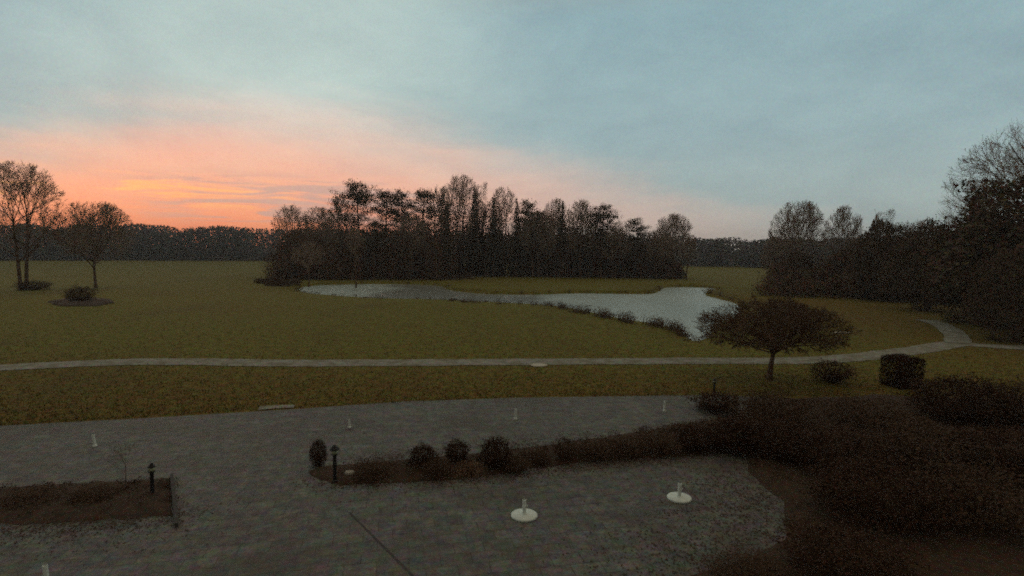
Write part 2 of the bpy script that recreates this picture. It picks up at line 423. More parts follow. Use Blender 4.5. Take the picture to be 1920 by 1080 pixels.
# planting beds
poly_sheet('planting_bed', [(-260, 934), (0, 915), (160, 906), (320, 899), (324, 968), (170, 978), (0, 986), (-260, 1000)], .02, M['soil'], .08, .03, .35, 2)
poly_sheet('planting_bed', [(578, 885), (620, 874), (760, 864), (900, 850), (1000, 838), (1150, 818), (1300, 792), (1398, 780), (1398, 848),
                            (1250, 858), (1100, 866), (1000, 880), (900, 895), (760, 906), (640, 910), (592, 902)], .02, M['soil'], .10, .03, .35, 3)
poly_sheet('planting_bed', [(1402, 752), (1650, 742), (2200, 760), (2900, 900), (2900, 1020), (2300, 1180), (2000, 1240), (1750, 1250), (1330, 1180),
                            (1200, 1110), (1400, 1050), (1476, 1010), (1470, 940), (1404, 885)], .02, M['soil'], .12, .03, .5, 4)  # runs on over the dim front-right paving, added there to darken it
poly_sheet('planting_bed', [(88, 566), (120, 560), (170, 558), (208, 561), (214, 568), (180, 574), (110, 574)], tz(-45, 60)+.03, M['soil'], .2, .05, .8, 5)
# curb and drain lines in the paving
def bar(name, a, b, wd, z0, z1, m):
    t_ = (b-a).normalized(); n = Vector((-t_.y, t_.x, 0))*wd/2
    v = []
    for z in (z0, z1):
        for q in (a+n, a-n, b-n, b+n): v.append((q.x, q.y, z))
    return meshdata(name, v, [(3, 2, 1, 0), (4, 5, 6, 7), (0, 1, 5, 4), (1, 2, 6, 5), (2, 3, 7, 6), (3, 0, 4, 7)], m)
o = obj('edging_kerb', bar('edging_kerb', P(322, 896), P(331, 990), .07, -.02, .11, M['curb'])); o['kind'] = 'structure'
o = obj('drain_channel', bar('drain_channel', P(655, 962), P(775, 1082), .05, -.02, .016, M['curb'])); o['kind'] = 'structure'

# ------------------------------------------------------------------ grass tufts (nobody could count them)
mb = MB(); rn = random.Random(77)
upper = lambda px: 0
for i in range(52000):
    px = rn.uniform(-60, 1980); py = rn.uniform(0, 1)**1.3
    edge = 800-(px/560*34) if px < 560 else (766-(px-560)/420*21 if px < 980 else 744)
    py = edge-1-py*(edge-575)
    p = P(px, py)
    if inside(p, outline): continue
    h = rn.uniform(.03, .09); a = rn.uniform(0, 6.28); wv = Vector((math.cos(a), math.sin(a), 0))*rn.uniform(.015, .04)
    p.z = tz(p.x, p.y)-.01; i0 = len(mb.v)
    mb.v += [p-wv, p+wv, p+Vector((rn.gauss(0, .03), rn.gauss(0, .03), h))]; mb.f.append((i0, i0+1, i0+2))
o = obj('grass', mb.me('grass', M['grass_blade'])); tag(o, 'short rough winter grass standing up from the lawn', 'grass', kind='stuff')

# ------------------------------------------------------------------ trees
def rdir(d, ang, rn):
    a = d.cross(Vector((rn.gauss(0, 1), rn.gauss(0, 1), rn.gauss(0, 1)))).normalized()
    return (Matrix.Rotation(ang, 3, a) @ d).normalized()
def bare_tree(seed, H=10.0, rw=4.5, zlow=.22, tr=.22, nl=13, sub=(6, 7, 8), up=.25, twig_r=.013, lean=0.0, stems=1, fork=.55, spread=(25, 75)):
    """trunk mesh, crown mesh; crown fills an ellipsoid from zlow*H to H"""
    rn = random.Random(seed); tm = MB(); cm = MB()
    zc = H*(zlow+1)/2; rh = H*(1-zlow)/2
    def room(p, d):
        # distance along d to the crown envelope
        q = Vector((p.x/rw, p.y/rw, (p.z-zc)/rh)); e = Vector((d.x/rw, d.y/rw, d.z/rh))
        A = e.dot(e); B = 2*q.dot(e); Cc = q.dot(q)-1; D = B*B-4*A*Cc
        if D <= 0: return 0.0
        return max(0.0, (-B+math.sqrt(D))/(2*A))
    def grow(p, d, L, r, lv):
        if lv == len(sub):
            cm.cone(p, p+d*L, max(r, twig_r)); return
        n = 4 if lv < 2 else 3; pl = [p]; dl = [d]
        for i in range(n):
            d = (d+Vector((rn.gauss(0, .14), rn.gauss(0, .14), rn.gauss(0, .10)+up*.35))).normalized()
            pl.append(pl[-1]+d*L/n); dl.append(d)
        rs = [max(twig_r*.8, r*(1-.75*i/n)) for i in range(n+1)]
        (tm if lv < 1 else cm).tube(pl, rs, 5 if lv < 1 else 3, False)
        k = sub[lv]
        for j in range(k):
            t_ = .22+.78*(j+rn.random()*.8)/k; t_ = min(t_, .999); i = int(t_*n); u = t_*n-i
            q = pl[i].lerp(pl[i+1], u); nd = rdir(dl[i+1], R(rn.uniform(22, 58)), rn)
            rl = L*rn.uniform(.42, .72)*(1.15-.45*t_); rl = min(rl, max(.25, room(q, nd)*rn.uniform(.85, 1.12)))
            grow(q, nd, rl, rs[i]*.55, lv+1)
    for s in range(stems):
        base = Vector((rn.uniform(-.5, .5), rn.uniform(-.5, .5), 0))*(stems > 1)
        top = H*fork if stems == 1 else H*fork*rn.uniform(.8, 1.05)
        n = 7; tp = []; rr = []
        ln = Vector((rn.gauss(0, .05)+lean+base.x*.3, rn.gauss(0, .05)+base.y*.3, 1)).normalized()
        q = base.copy()
        for i in range(n+1):
            tp.append(q.copy()); rr.append(tr*(1-.55*i/n)*(1.35 if i == 0 else 1))
            q = q+ln*top/n; ln = (ln+Vector((rn.gauss(0, .05), rn.gauss(0, .05), .05))).normalized()
        tm.tube(tp, rr, 8, True)
        m_ = max(3, nl//stems)
        for j in range(m_):
            t_ = .999 if j < 3 else (zlow/fork*.9)+(1-zlow/fork*.9)*rn.random()
            t_ = min(.999, max(.05, t_)); i = int(t_*n); q = tp[i].lerp(tp[i+1], t_*n-i)
            th = R(rn.uniform(*spread) if j >= 3 else rn.uniform(5, 30)); a = 2.4*j+rn.uniform(-.4, .4)
            d = Vector((math.sin(th)*math.cos(a), math.sin(th)*math.sin(a), math.cos(th)))
            grow(q, d, max(.8, room(q, d)*rn.uniform(.78, 1.0)), rr[i]*.5, 0)
    return tm, cm
def pine_tree(seed, H=14.0, rw=3.2, z0=.5):
    rn = random.Random(seed); tm = MB(); cm = MB(); n = 9; tp = []; q = Vector((0, 0, 0)); ln = Vector((rn.gauss(0, .03), rn.gauss(0, .03), 1))
    for i in range(n+1):
        tp.append(q.copy()); q = q+ln.normalized()*H*.97/n; ln += Vector((rn.gauss(0, .05), rn.gauss(0, .05), 0))
    rr = [.24*(1-.8*i/n) for i in range(n+1)]; tm.tube(tp, rr, 8)
    for j in range(34):
        t_ = z0+(1-z0)*(j/34)**.85; t_ = min(t_, .995); i = int(t_*n); q = tp[i].lerp(tp[i+1], t_*n-i)
        prof = math.sin(math.pi*min(1, max(.08, (t_-z0)/(1-z0)*.86+.10)))**.6
        L = rw*prof*rn.uniform(.45, 1.1); a = 2.4*j+rn.uniform(-.5, .5); d = Vector((math.cos(a), math.sin(a), rn.uniform(-.1, .55))).normalized()
        e = q+d*L; tm.tube([q, q.lerp(e, .5)+Vector((0, 0, -.1)), e], [.06, .04, .02], 3, False)
        for c in range(int(3+L*2.0)):
            cc = q.lerp(e, rn.uniform(.35, 1.05))+Vector((rn.gauss(0, .4), rn.gauss(0, .4), rn.gauss(0, .22)))
            for k in range(30):
                cm.tri(cc+Vector((rn.gauss(0, .36), rn.gauss(0, .36), rn.gauss(0, .17))), rn.uniform(.2, .42), rn, .25)
    return tm, cm
def spruce_tree(seed, H=13.0, rw=2.3):
    rn = random.Random(seed); tm = MB(); cm = MB(); tm.tube([Vector((0, 0, 0)), Vector((0, 0, H*.5)), Vector((0, 0, H))], [.22, .12, .02], 7)
    for t_ in range(34):
        z = H*(.10+.89*t_/34); L = rw*(1-t_/35.5)**.85
        for k in range(9):
            a = rn.uniform(0, 6.28); l = L*rn.uniform(.7, 1.12); s = Vector((0, 0, z)); e = Vector((math.cos(a)*l, math.sin(a)*l, z-l*.28+rn.gauss(0, .1)))
            cm.cone(s, e, .03)
            for c in range(int(4+l*7)):
                cm.tri(s.lerp(e, rn.uniform(.15, 1))+Vector((rn.gauss(0, .12), rn.gauss(0, .12), rn.gauss(0, .08)-.05)), rn.uniform(.18, .36), rn, .4)
    return tm, cm
def dense_tree(seed, H=10.0, rw=4.0, leaves=15000, size=.3, z0=.03):
    """broad evergreen: stems, and leaf faces on a lumpy shell and inside it"""
    rn = random.Random(seed); tm = MB(); cm = MB()
    for s in range(5):
        a = 1.3*s; tm.tube([Vector((.2*math.cos(a), .2*math.sin(a), 0)), Vector((rw*.25*math.cos(a), rw*.25*math.sin(a), H*.45)), Vector((rw*.5*math.cos(a+.3), rw*.5*math.sin(a+.3), H*.8))], [.16, .11, .03], 6)
    zc = H*(z0+1)/2; rh = H*(1-z0)/2; off = Vector((seed*3.1, 0, 0))
    for i in range(leaves):
        d = Vector((rn.gauss(0, 1), rn.gauss(0, 1), rn.gauss(0, 1))).normalized()
        k = 1+.34*noise.noise(d*2.0+off)+.22*noise.noise(d*5.0+off); k *= rn.uniform(.55, 1.0)**.35*(1+abs(rn.gauss(0, .03)))
        hz = 1.0 if d.z > 0 else (1+.25*abs(d.z))
        cm.tri(Vector((d.x*rw*k*hz, d.y*rw*k*hz, max(.05, zc+d.z*rh*k))), size*rn.uniform(.6, 1.3), rn, .5)
    return tm, cm
def shrub(seed, H=1.0, rw=.6, leaves=3500, size=.06, twigs=60, lump=.3, square=0.0):
    rn = random.Random(seed); tm = MB(); cm = MB(); off = Vector((seed*1.7, 5, 0))
    for i in range(twigs):
        a = rn.uniform(0, 6.28); r = rn.random()**.5*rw*1.0; e = Vector((math.cos(a)*r, math.sin(a)*r, H*rn.uniform(.55, 1.06)*(1-.3*(r/rw)**2)))
        s = Vector((math.cos(a)*r*.15, math.sin(a)*r*.15, 0)); tm.tube([s, s.lerp(e, .5)+Vector((0, 0, H*.06)), e], [.014, .01, .004], 3, False)
    for i in range(leaves):
        if square:
            d = Vector((rn.uniform(-1, 1), rn.uniform(-1, 1), rn.uniform(-1, 1))); ax = rn.randrange(3)
            if rn.random() < .75:
                d[ax] = math.copysign(1, d[ax])*(1+.28*noise.noise(d*1.7)-abs(rn.gauss(0, .08)))*(1-.10*(abs(d[(ax+1) % 3])**6+abs(d[(ax+2) % 3])**6))
            cm.tri(Vector((d.x*rw, d.y*rw, H*.5+d.z*H*.5)), size*rn.uniform(.6, 1.3), rn, .6); continue
        d = Vector((rn.gauss(0, 1), rn.gauss(0, 1), rn.gauss(0, 1))).normalized()
        k = 1+lump*noise.noise(d*2.2+off)+lump*.7*noise.noise(d*5+off); k *= rn.uniform(.3, 1.0)**.4
        cm.tri(Vector((d.x*rw*k, d.y*rw*k, max(.01, H*.48+d.z*H*.52*k))), size*rn.uniform(.6, 1.3), rn, .6)
    return tm, cm

LIB = {}
def lib(key, fn, crown_mat, H, rw, pn=('trunk', 'crown'), **k):
    tm, cm = fn(H=H, rw=rw, **k); LIB[key] = (tm.me(pn[0], M['bark']), cm.me(pn[1], M[crown_mat]), H, rw, pn)
lib('round_a', bare_tree, 'twig', 12, 5.2, seed=1, nl=18, sub=(6, 8, 9), twig_r=.016)
lib('round_b', bare_tree, 'twig', 12, 5.0, seed=2, zlow=.28, nl=16, sub=(6, 7, 9))
lib('round_c', bare_tree, 'twig', 12, 5.6, seed=3, nl=20, zlow=.2, fork=.42, sub=(7, 8, 9), twig_r=.016)
lib('open_a', bare_tree, 'twig', 12, 5.4, seed=31, nl=15, zlow=.18, fork=.45, sub=(6, 7, 7), twig_r=.015)
lib('open_b', bare_tree, 'twig', 13, 5.0, seed=32, zlow=.25, stems=2, nl=16, fork=.6, sub=(6, 6, 7), twig_r=.015)
lib('tall_a', bare_tree, 'twig', 14, 3.0, seed=4, zlow=.35, up=.45, fork=.75, nl=16, spread=(20, 50))
lib('tall_b', bare_tree, 'twig', 14, 3.4, seed=5, zlow=.3, up=.4, fork=.7, nl=16, stems=1, spread=(20, 55))
lib('twin', bare_tree, 'twig', 13, 4.6, seed=6, zlow=.24, stems=2, fork=.6, nl=20, sub=(6, 8, 8))
lib('pine_a', pine_tree, 'needle', 14, 3.2, seed=7)
lib('pine_b', pine_tree, 'needle', 14, 3.0, seed=8, z0=.42)
lib('pine_c', pine_tree, 'needle', 14, 3.6, seed=9, z0=.58)
lib('spruce_a', spruce_tree, 'needle', 13, 2.3, seed=10)
lib('spruce_b', spruce_tree, 'needle', 13, 2.7, seed=11)
lib('ever_a', dense_tree, 'leaf_ever', 10, 4.2, seed=12)
lib('ever_b', dense_tree, 'leaf_ever', 10, 4.6, seed=13)
BR = ('branches', 'foliage')
lib('bush_a', shrub, 'leaf_dark', 1, .6, BR, seed=21)
lib('bush_b', shrub, 'leaf_dark', 1, .6, BR, seed=22, lump=.45)
lib('bush_c', shrub, 'leaf_brown', 1, .7, BR, seed=23, leaves=2000, twigs=110, lump=.4)
lib('bush_d', shrub, 'leaf_tan', 1, .8, BR, seed=24, leaves=1500, twigs=90, lump=.5)
lib('big_bush_a', shrub, 'leaf_dark', 3, 2.2, BR, seed=25, leaves=9000, size=.13, twigs=160, lump=.4)
lib('big_bush_b', shrub, 'leaf_brown', 3, 2.4, BR, seed=26, leaves=7500, size=.13, twigs=200, lump=.5)
lib('cube', shrub, 'leaf_dark', 1, .6, BR, seed=27, leaves=12000, size=.055, square=1)
lib('column', shrub, 'leaf_dark', 1, .5, BR, seed=28, leaves=4500, size=.045, lump=.1)

def place(key, px, base, top, wpx, name, label, cat, group=None, dist=None, rz=None, depth=1.0):
    """stand a plant on the ground point seen at (px, base); its top reaches photo row top; wpx wide there"""
    p = Pd(px, dist) if dist else P(px, base)
    if px in (): pass
    D = math.hypot(p.x, p.y); ze = zat(p, px, top); zb = tz(p.x, p.y)
    H = max(.15, ze-zb); W = wpx/F*D*.5*math.cos(math.atan2(abs(p.x), p.y))
    ta, cb, h, rw, pn = LIB[key]
    e = empty(name, (p.x, p.y, zb-.02), (px*1.37) % 6.28 if rz is None else rz)
    e.scale = (W/rw, W/rw*depth, H/h)
    obj(pn[0], ta, e); obj(pn[1], cb, e)
    tag(e, label, cat, group); return e

GW = 'trees of the wood beyond the pond'
wood = [  # key, column, distance, top row, width, label
 ('round_b', 548, 128, 384, 84, 'thin pale bare tree at the far left end of the wood beyond the pond'),
 ('round_a', 598, 120, 388, 96, 'bare tree with a broad low crown, second from the left in the pond wood'),
 ('tall_a', 636, 134, 366, 44, 'slim upright bare tree just left of the tall ragged pine'),
 ('pine_c', 680, 116, 339, 84, 'tall ragged pine on a bare stem, highest in the left half of the pond wood'),
 ('round_b', 655, 122, 398, 70, 'small bare tree under the left side of the tall ragged pine'),
 ('pine_a', 724, 121, 352, 64, 'dark pine immediately right of the tall ragged pine'),
 ('pine_b', 757, 126, 350, 54, 'narrow dark pine with sky showing between its stem and its neighbours'),
 ('pine_a', 792, 120, 350, 66, 'pine with a pointed dark top, left of the gap before the highest trees'),
 ('tall_a', 826, 132, 346, 50, 'bare upright tree on the left shoulder of the highest crown in the wood'),
 ('twin', 864, 124, 327, 84, 'highest tree of the pond wood with a rounded many-stemmed bare top'),
 ('spruce_b', 889, 118, 345, 42, 'dark pointed spruce in front of the highest rounded tree'),
 ('tall_b', 906, 130, 339, 44, 'slender bare tree on the right shoulder of the highest crown'),
 ('round_b', 943, 142, 350, 64, 'pale fine-twigged tree showing behind the dark trees right of the highest crown'),
 ('spruce_a', 968, 120, 368, 46, 'dark conical conifer below and right of the pale fine-twigged tree'),
 ('pine_b', 1000, 122, 370, 60, 'dark bushy pine near the middle of the right half of the pond wood'),
 ('round_a', 1042, 131, 372, 62, 'round bare crown with a small spike, between two dark conifers'),
 ('spruce_a', 1054, 126, 377, 34, 'thin dark conifer with its tip just over the small round bare crown'),
 ('twin', 1092, 121, 374, 76, 'broad dark bare crown left of the leaning tree in the pond wood'),
 ('pine_c', 1128, 119, 382, 60, 'leaning tree with a flat tufted top beside the drop in the skyline'),
 ('pine_b', 1203, 122, 407, 52, 'small dark pointed pine standing alone over the low right part of the wood'),
 ('round_b', 1163, 130, 414, 56, 'low bare tree in the dip of the skyline left of the small pointed pine'),
 ('round_c', 1262, 128, 398, 78, 'pale bare tree at the right end of the pond wood with a domed open crown'),
 ('round_a', 1232, 118, 432, 70, 'low bushy bare tree before the pale domed tree at the right end'),
 ('tall_b', 1288, 116, 436, 44, 'last small bare tree at the right edge of the pond wood'),
 ('pine_a', 700, 112, 412, 56, 'short pine in the front row below the tall ragged pine'),
 ('spruce_b', 838, 114, 372, 48, 'front-row conifer left of the dark pointed spruce'),
 ('spruce_b', 925, 116, 366, 56, 'broad front-row conifer right of the dark pointed spruce'),
 ('round_a', 770, 114, 398, 76, 'front-row bare tree below the narrow dark pine'),
 ('round_c', 1010, 116, 392, 90, 'front-row spreading bare tree below the dark bushy pine'),
 ('twin', 1150, 115, 425, 72, 'front-row many-stemmed tree right of the leaning tree'),
 ('tall_b', 614, 114, 404, 46, 'front-row thin bare tree near the left end of the wood')]
for i, (k, px, D, top, wp, lb) in enumerate(wood):
    if px > 850: D = max(D+4, 126)
    nm = 'pine_tree' if 'pine' in k else 'spruce_tree' if 'spruce' in k else 'bare_tree'
    place(k, px, 0, top, wp, nm, lb, 'tree', GW, dist=D)

place('round_b', 578, 0, 452, 66, 'bare_tree', 'small bare tree leaning over the pink left tip of the pond', 'tree', GW, dist=93)
place('tall_a', 667, 0, 424, 40, 'bare_tree', 'thin dark tree whose stem crosses the pale left end of the pond', 'tree', GW, dist=90)
# left of the lawn
place('twin', 42, 530, 303, 150, 'bare_tree', 'tall wide bare tree with two stems at the left edge against the orange dawn', 'tree', None, dist=101)
place('round_c', 180, 540, 376, 140, 'bare_tree', 'round-crowned bare tree standing alone above the dark island bed', 'tree', None)
place('big_bush_b', 150, 566, 536, 48, 'shrub', 'dark rounded shrub growing in the oval island bed on the left lawn', 'shrub')
place('big_bush_b', 60, 0, 526, 56, 'shrub', 'low dark bush at the foot of the tall trees at the left edge', 'shrub', dist=101)
# right of the pond
GR = 'trees on the right side of the course'
place('round_c', 1495, 0, 374, 104, 'bare_tree', 'wide domed bare tree right of the pond, left of its twin', 'tree', GR, dist=100)
place('round_a', 1581, 0, 386, 76, 'bare_tree', 'smaller round bare tree just right of the wide domed one', 'tree', GR, dist=98)
place('tall_b', 1662, 0, 390, 60, 'bare_tree', 'pointed bare tree rising over the dark bushes at the right', 'tree', GR, dist=100)
place('round_b', 1735, 0, 412, 110, 'bare_tree', 'low bare tree behind the bushes, next to the great dark evergreen', 'tree', GR, dist=88)
place('round_c', 1455, 0, 442, 60, 'bare_tree', 'small bare tree at the left foot of the wide domed one', 'tree', GR, dist=104)
place('ever_a', 1660, 0, 418, 100, 'dense_tree', 'dark bushy tree under the pointed bare tree', 'tree', GR, dist=84)
place('ever_b', 1745, 0, 420, 130, 'dense_tree', 'wide dark bushy tree left of the great evergreen', 'tree', GR, dist=74)
place('ever_a', 1590, 0, 470, 80, 'dense_tree', 'low dark thicket tree below the smaller round bare tree', 'tree', GR, dist=96)
place('ever_b', 1500, 0, 474, 60, 'dense_tree', 'low dark thicket tree below the wide domed bare tree', 'tree', GR, dist=92)
place('ever_b', 1975, 0, 322, 330, 'dense_tree', 'great dark evergreen filling the right edge below the tall bare tree', 'tree', GR, dist=62)
place('ever_a', 1846, 0, 396, 150, 'dense_tree', 'dark evergreen shoulder in front of the great one at the right edge', 'tree', GR, dist=64)
place('ever_a', 1915, 0, 470, 130, 'dense_tree', 'dark bush mass over the gravel path at the right edge', 'tree', GR, dist=52)
tm, cm = bare_tree(41, 18, 10.0, zlow=.12, tr=.45, nl=26, sub=(8, 8, 9), twig_r=.012, fork=.5)
LIB['giant'] = (tm.me('trunk', M['bark']), cm.me('crown', M['twig']), 18, 10.0, ('trunk', 'crown'))
place('giant', 2000, 0, 200, 400, 'bare_tree', 'tallest bare tree, half out of the picture above the great evergreen', 'tree', GR, dist=70, rz=1.0)

# the umbrella-shaped tree by the path
tm, cm = bare_tree(52, 4.0, 3.1, zlow=.36, tr=.13, nl=30, sub=(7, 7, 8), twig_r=.009, fork=.52, up=.10, spread=(55, 88))
LIB['umbrella'] = (tm.me('trunk', M['bark']), cm.me('crown', M['bark']), 4.0, 3.1, ('trunk', 'crown'))
place('umbrella', 1442, 712, 564, 276, 'flat_crowned_tree', 'small flat-crowned tree with a short trunk between the pond and the terrace', 'tree', rz=.6)
place('big_bush_b', 1475, 0, 556, 80, 'shrub', 'dark bush on the bank right of the pond behind the flat-crowned tree', 'shrub', dist=52)
tm, cm = bare_tree(61, 1.6, .6, zlow=.3, tr=.015, nl=9, sub=(4, 4), twig_r=.004, fork=.6)
LIB['sapling'] = (tm.me('trunk', M['bark']), cm.me('crown', M['bark']), 1.6, .6, ('trunk', 'crown'))
place('sapling', 236, 905, 832, 60, 'sapling', 'thin leafless sapling at the back edge of the left bed', 'tree')

# clumped vegetation nobody could count
def mass(name, label, cat, mt, cells, dens, size, seed, asp=.5, stems=True):
    """cells: (x, y, radius, height) -> one mesh of twigs and leaf faces"""
    rn = random.Random(seed); mb = MB()
    for (x, y, rr, h) in cells:
        zb = tz(x, y)
        if stems:
            for k in range(3):
                a = rn.uniform(0, 6.28); q = Vector((x+rr*.5*math.cos(a), y+rr*.5*math.sin(a), zb-.1))
                mb.cone(q, q+Vector((rn.gauss(0, rr*.2), rn.gauss(0, rr*.2), h*rn.uniform(.8, 1.05))), .05+h*.012)
        for k in range(int(dens)):
            a = rn.uniform(0, 6.28); u = rn.random(); q = rr*rn.random()**.5*(1-.5*u**6)
            mb.tri(Vector((x+q*math.cos(a), y+q*math.sin(a), zb+max(.03, h*u))), size*rn.uniform(.5, 1.3), rn, asp)
    o = obj(name, mb.me(name, mt)); tag(o, label, cat, kind='stuff'); return o
rn = random.Random(90); cells = []
def lerp_tab(tab, x):
    for (a, ya), (b, yb) in zip(tab, tab[1:]):
        if a <= x <= b: return ya+(yb-ya)*(x-a)/(b-a)
    return tab[0][1] if x < tab[0][0] else tab[-1][1]
topT = [(505, 470), (530, 440), (570, 428), (620, 432), (700, 428), (800, 415), (840, 385), (880, 372), (940, 385), (1000, 395), (1100, 402), (1130, 415), (1170, 440), (1215, 455), (1250, 478), (1280, 500)]
for i in range(400):
    px = rn.uniform(508, 1272); D = rn.choice((114, 120, 126, 133, 142))+rn.uniform(-3, 3)
    if px > 850: D = max(D, 127+rn.uniform(0, 4))
    p = Pd(px, D); tp = lerp_tab(topT, px)+rn.uniform(0, 1)**2*70
    cells.append((p.x, p.y, rn.uniform(1.4, 3.0), max(2.0, zat(p, px, tp))))
mass('thicket', 'dense dark undergrowth and young trees filling the wood beyond the pond', 'thicket', M['thicket'], cells, 300, .5, 91, .4)
cells = []
for i in range(110):
    px = rn.uniform(1440, 1800); D = rn.uniform(84, 102); p = Pd(px, D)
    tp = lerp_tab([(1440, 492), (1480, 474), (1600, 474), (1640, 425), (1700, 420), (1800, 430)], px)+rn.uniform(0, 60)
    cells.append((p.x, p.y, rn.uniform(1.2, 2.6), max(1.5, zat(p, px, tp))))
mass('thicket', 'dark scrub under the bare trees right of the pond', 'thicket', M['thicket'], cells, 300, .4, 93, .4)
cells = []
for i in range(60):
    px = rn.uniform(500, 900)+0; p = P(px, 526+rn.uniform(-4, 1)); cells.append((p.x, p.y+3, rn.uniform(.8, 1.5), rn.uniform(.6, 1.6)))
for i in range(40):
    px = rn.uniform(870, 1240); p = P(px, 517+rn.uniform(-2, 2)); cells.append((p.x, p.y, rn.uniform(.8, 1.5), rn.uniform(.5, 1.2)))
for i in range(34):
    t_ = rn.random(); p = P(486+t_*74, 531+rn.uniform(-4, 6)); cells.append((p.x, p.y, 1.0, .7))
mass('undergrowth', 'low dark brambles along the foot of the pond wood', 'undergrowth', M['leaf_brown'], cells, 150, .22, 95)
# reeds along the near bank
cells = []
bank = [(830, 562), (900, 567), (985, 570), (1040, 574), (1075, 584), (1110, 590), (1150, 598), (1172, 603), (1225, 610), (1262, 618), (1284, 630)]
for i in range(90):
    t_ = rn.random()*(len(bank)-1); k = int(t_); a, b = bank[k], bank[k+1]; x = a[0]+(b[0]-a[0])*(t_-k); y = a[1]+(b[1]-a[1])*(t_-k)
    if 1140 < x < 1166 and rn.random() < .8: continue
    p = P(x, y+rn.uniform(-1, 3)); hh = (.25+.7*min(1, max(0, (x-950)/150)))*rn.uniform(.6, 1.0)
    cells.append((p.x, p.y, rn.uniform(.35, .7), hh))
for x, y in [(1330, 549), (1338, 550), (1345, 552), (1355, 556), (1370, 560), (1350, 610), (1360, 600), (1372, 597), (1345, 618), (1390, 596), (1395, 570), (1400, 580), (1338, 630)]:
    p = P(x, y); cells.append((p.x, p.y, .9, rn.uniform(.7, 1.1)))
for i in range(0, len(outline), 1):
    q = outline[i]+Vector((rn.gauss(0, .3), rn.gauss(0, .3)))
    if rn.random() < .55: cells.append((q.x, q.y, rn.uniform(.3, .8), rn.uniform(.10, .38)))
mass('reeds', 'dark dead reeds and brush along the edge of the pond', 'reeds', M['reed'], cells, 70, .15, 97, .25)
# far woods on the horizon
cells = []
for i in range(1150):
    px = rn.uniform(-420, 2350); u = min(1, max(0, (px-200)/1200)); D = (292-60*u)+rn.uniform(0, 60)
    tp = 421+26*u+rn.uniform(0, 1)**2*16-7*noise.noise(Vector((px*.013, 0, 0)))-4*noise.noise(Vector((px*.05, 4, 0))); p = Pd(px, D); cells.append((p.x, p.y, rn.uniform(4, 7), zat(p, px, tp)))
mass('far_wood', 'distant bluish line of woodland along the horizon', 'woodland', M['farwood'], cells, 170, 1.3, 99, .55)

# single dead leaves added so the paving darkens gradually towards the beds
mb = MB(); rn = random.Random(111)
for i in range(15000):
    a, b, sp = rn.choice([((1404, 885), (1470, 940), 1.2), ((1470, 940), (1476, 1010), 1.4), ((1476, 1010), (1330, 1100), 1.4), ((1398, 848), (1100, 866), .4), ((1250, 858), (900, 895), .4),
                      ((900, 895), (600, 908), .4), ((0, 986), (324, 968), .5), ((-100, 995), (300, 975), .9), ((640, 866), (1300, 794), .35), ((1404, 885), (1300, 1110), 1.2)])
    t_ = rn.random(); q = P(a[0]+(b[0]-a[0])*t_, a[1]+(b[1]-a[1])*t_)+Vector((rn.gauss(0, sp), rn.gauss(0, sp*.7), .018+rn.random()*.012))
    h = rn.uniform(.012, .035); an = rn.uniform(0, 6.28); u = Vector((math.cos(an), math.sin(an), rn.uniform(-.3, .3)))*h; v_ = Vector((-math.sin(an), math.cos(an), rn.uniform(-.3, .3)))*h*.6
    k = len(mb.v); mb.v += [q-u, q+v_, q+u, q-v_]; mb.f.append((k, k+1, k+2, k+3))
o = obj('darkening_leaves', mb.me('darkening_leaves', M['leaf_brown'])); tag(o, 'small dead brown leaves added to darken the paving beside the beds', 'leaves', kind='stuff')

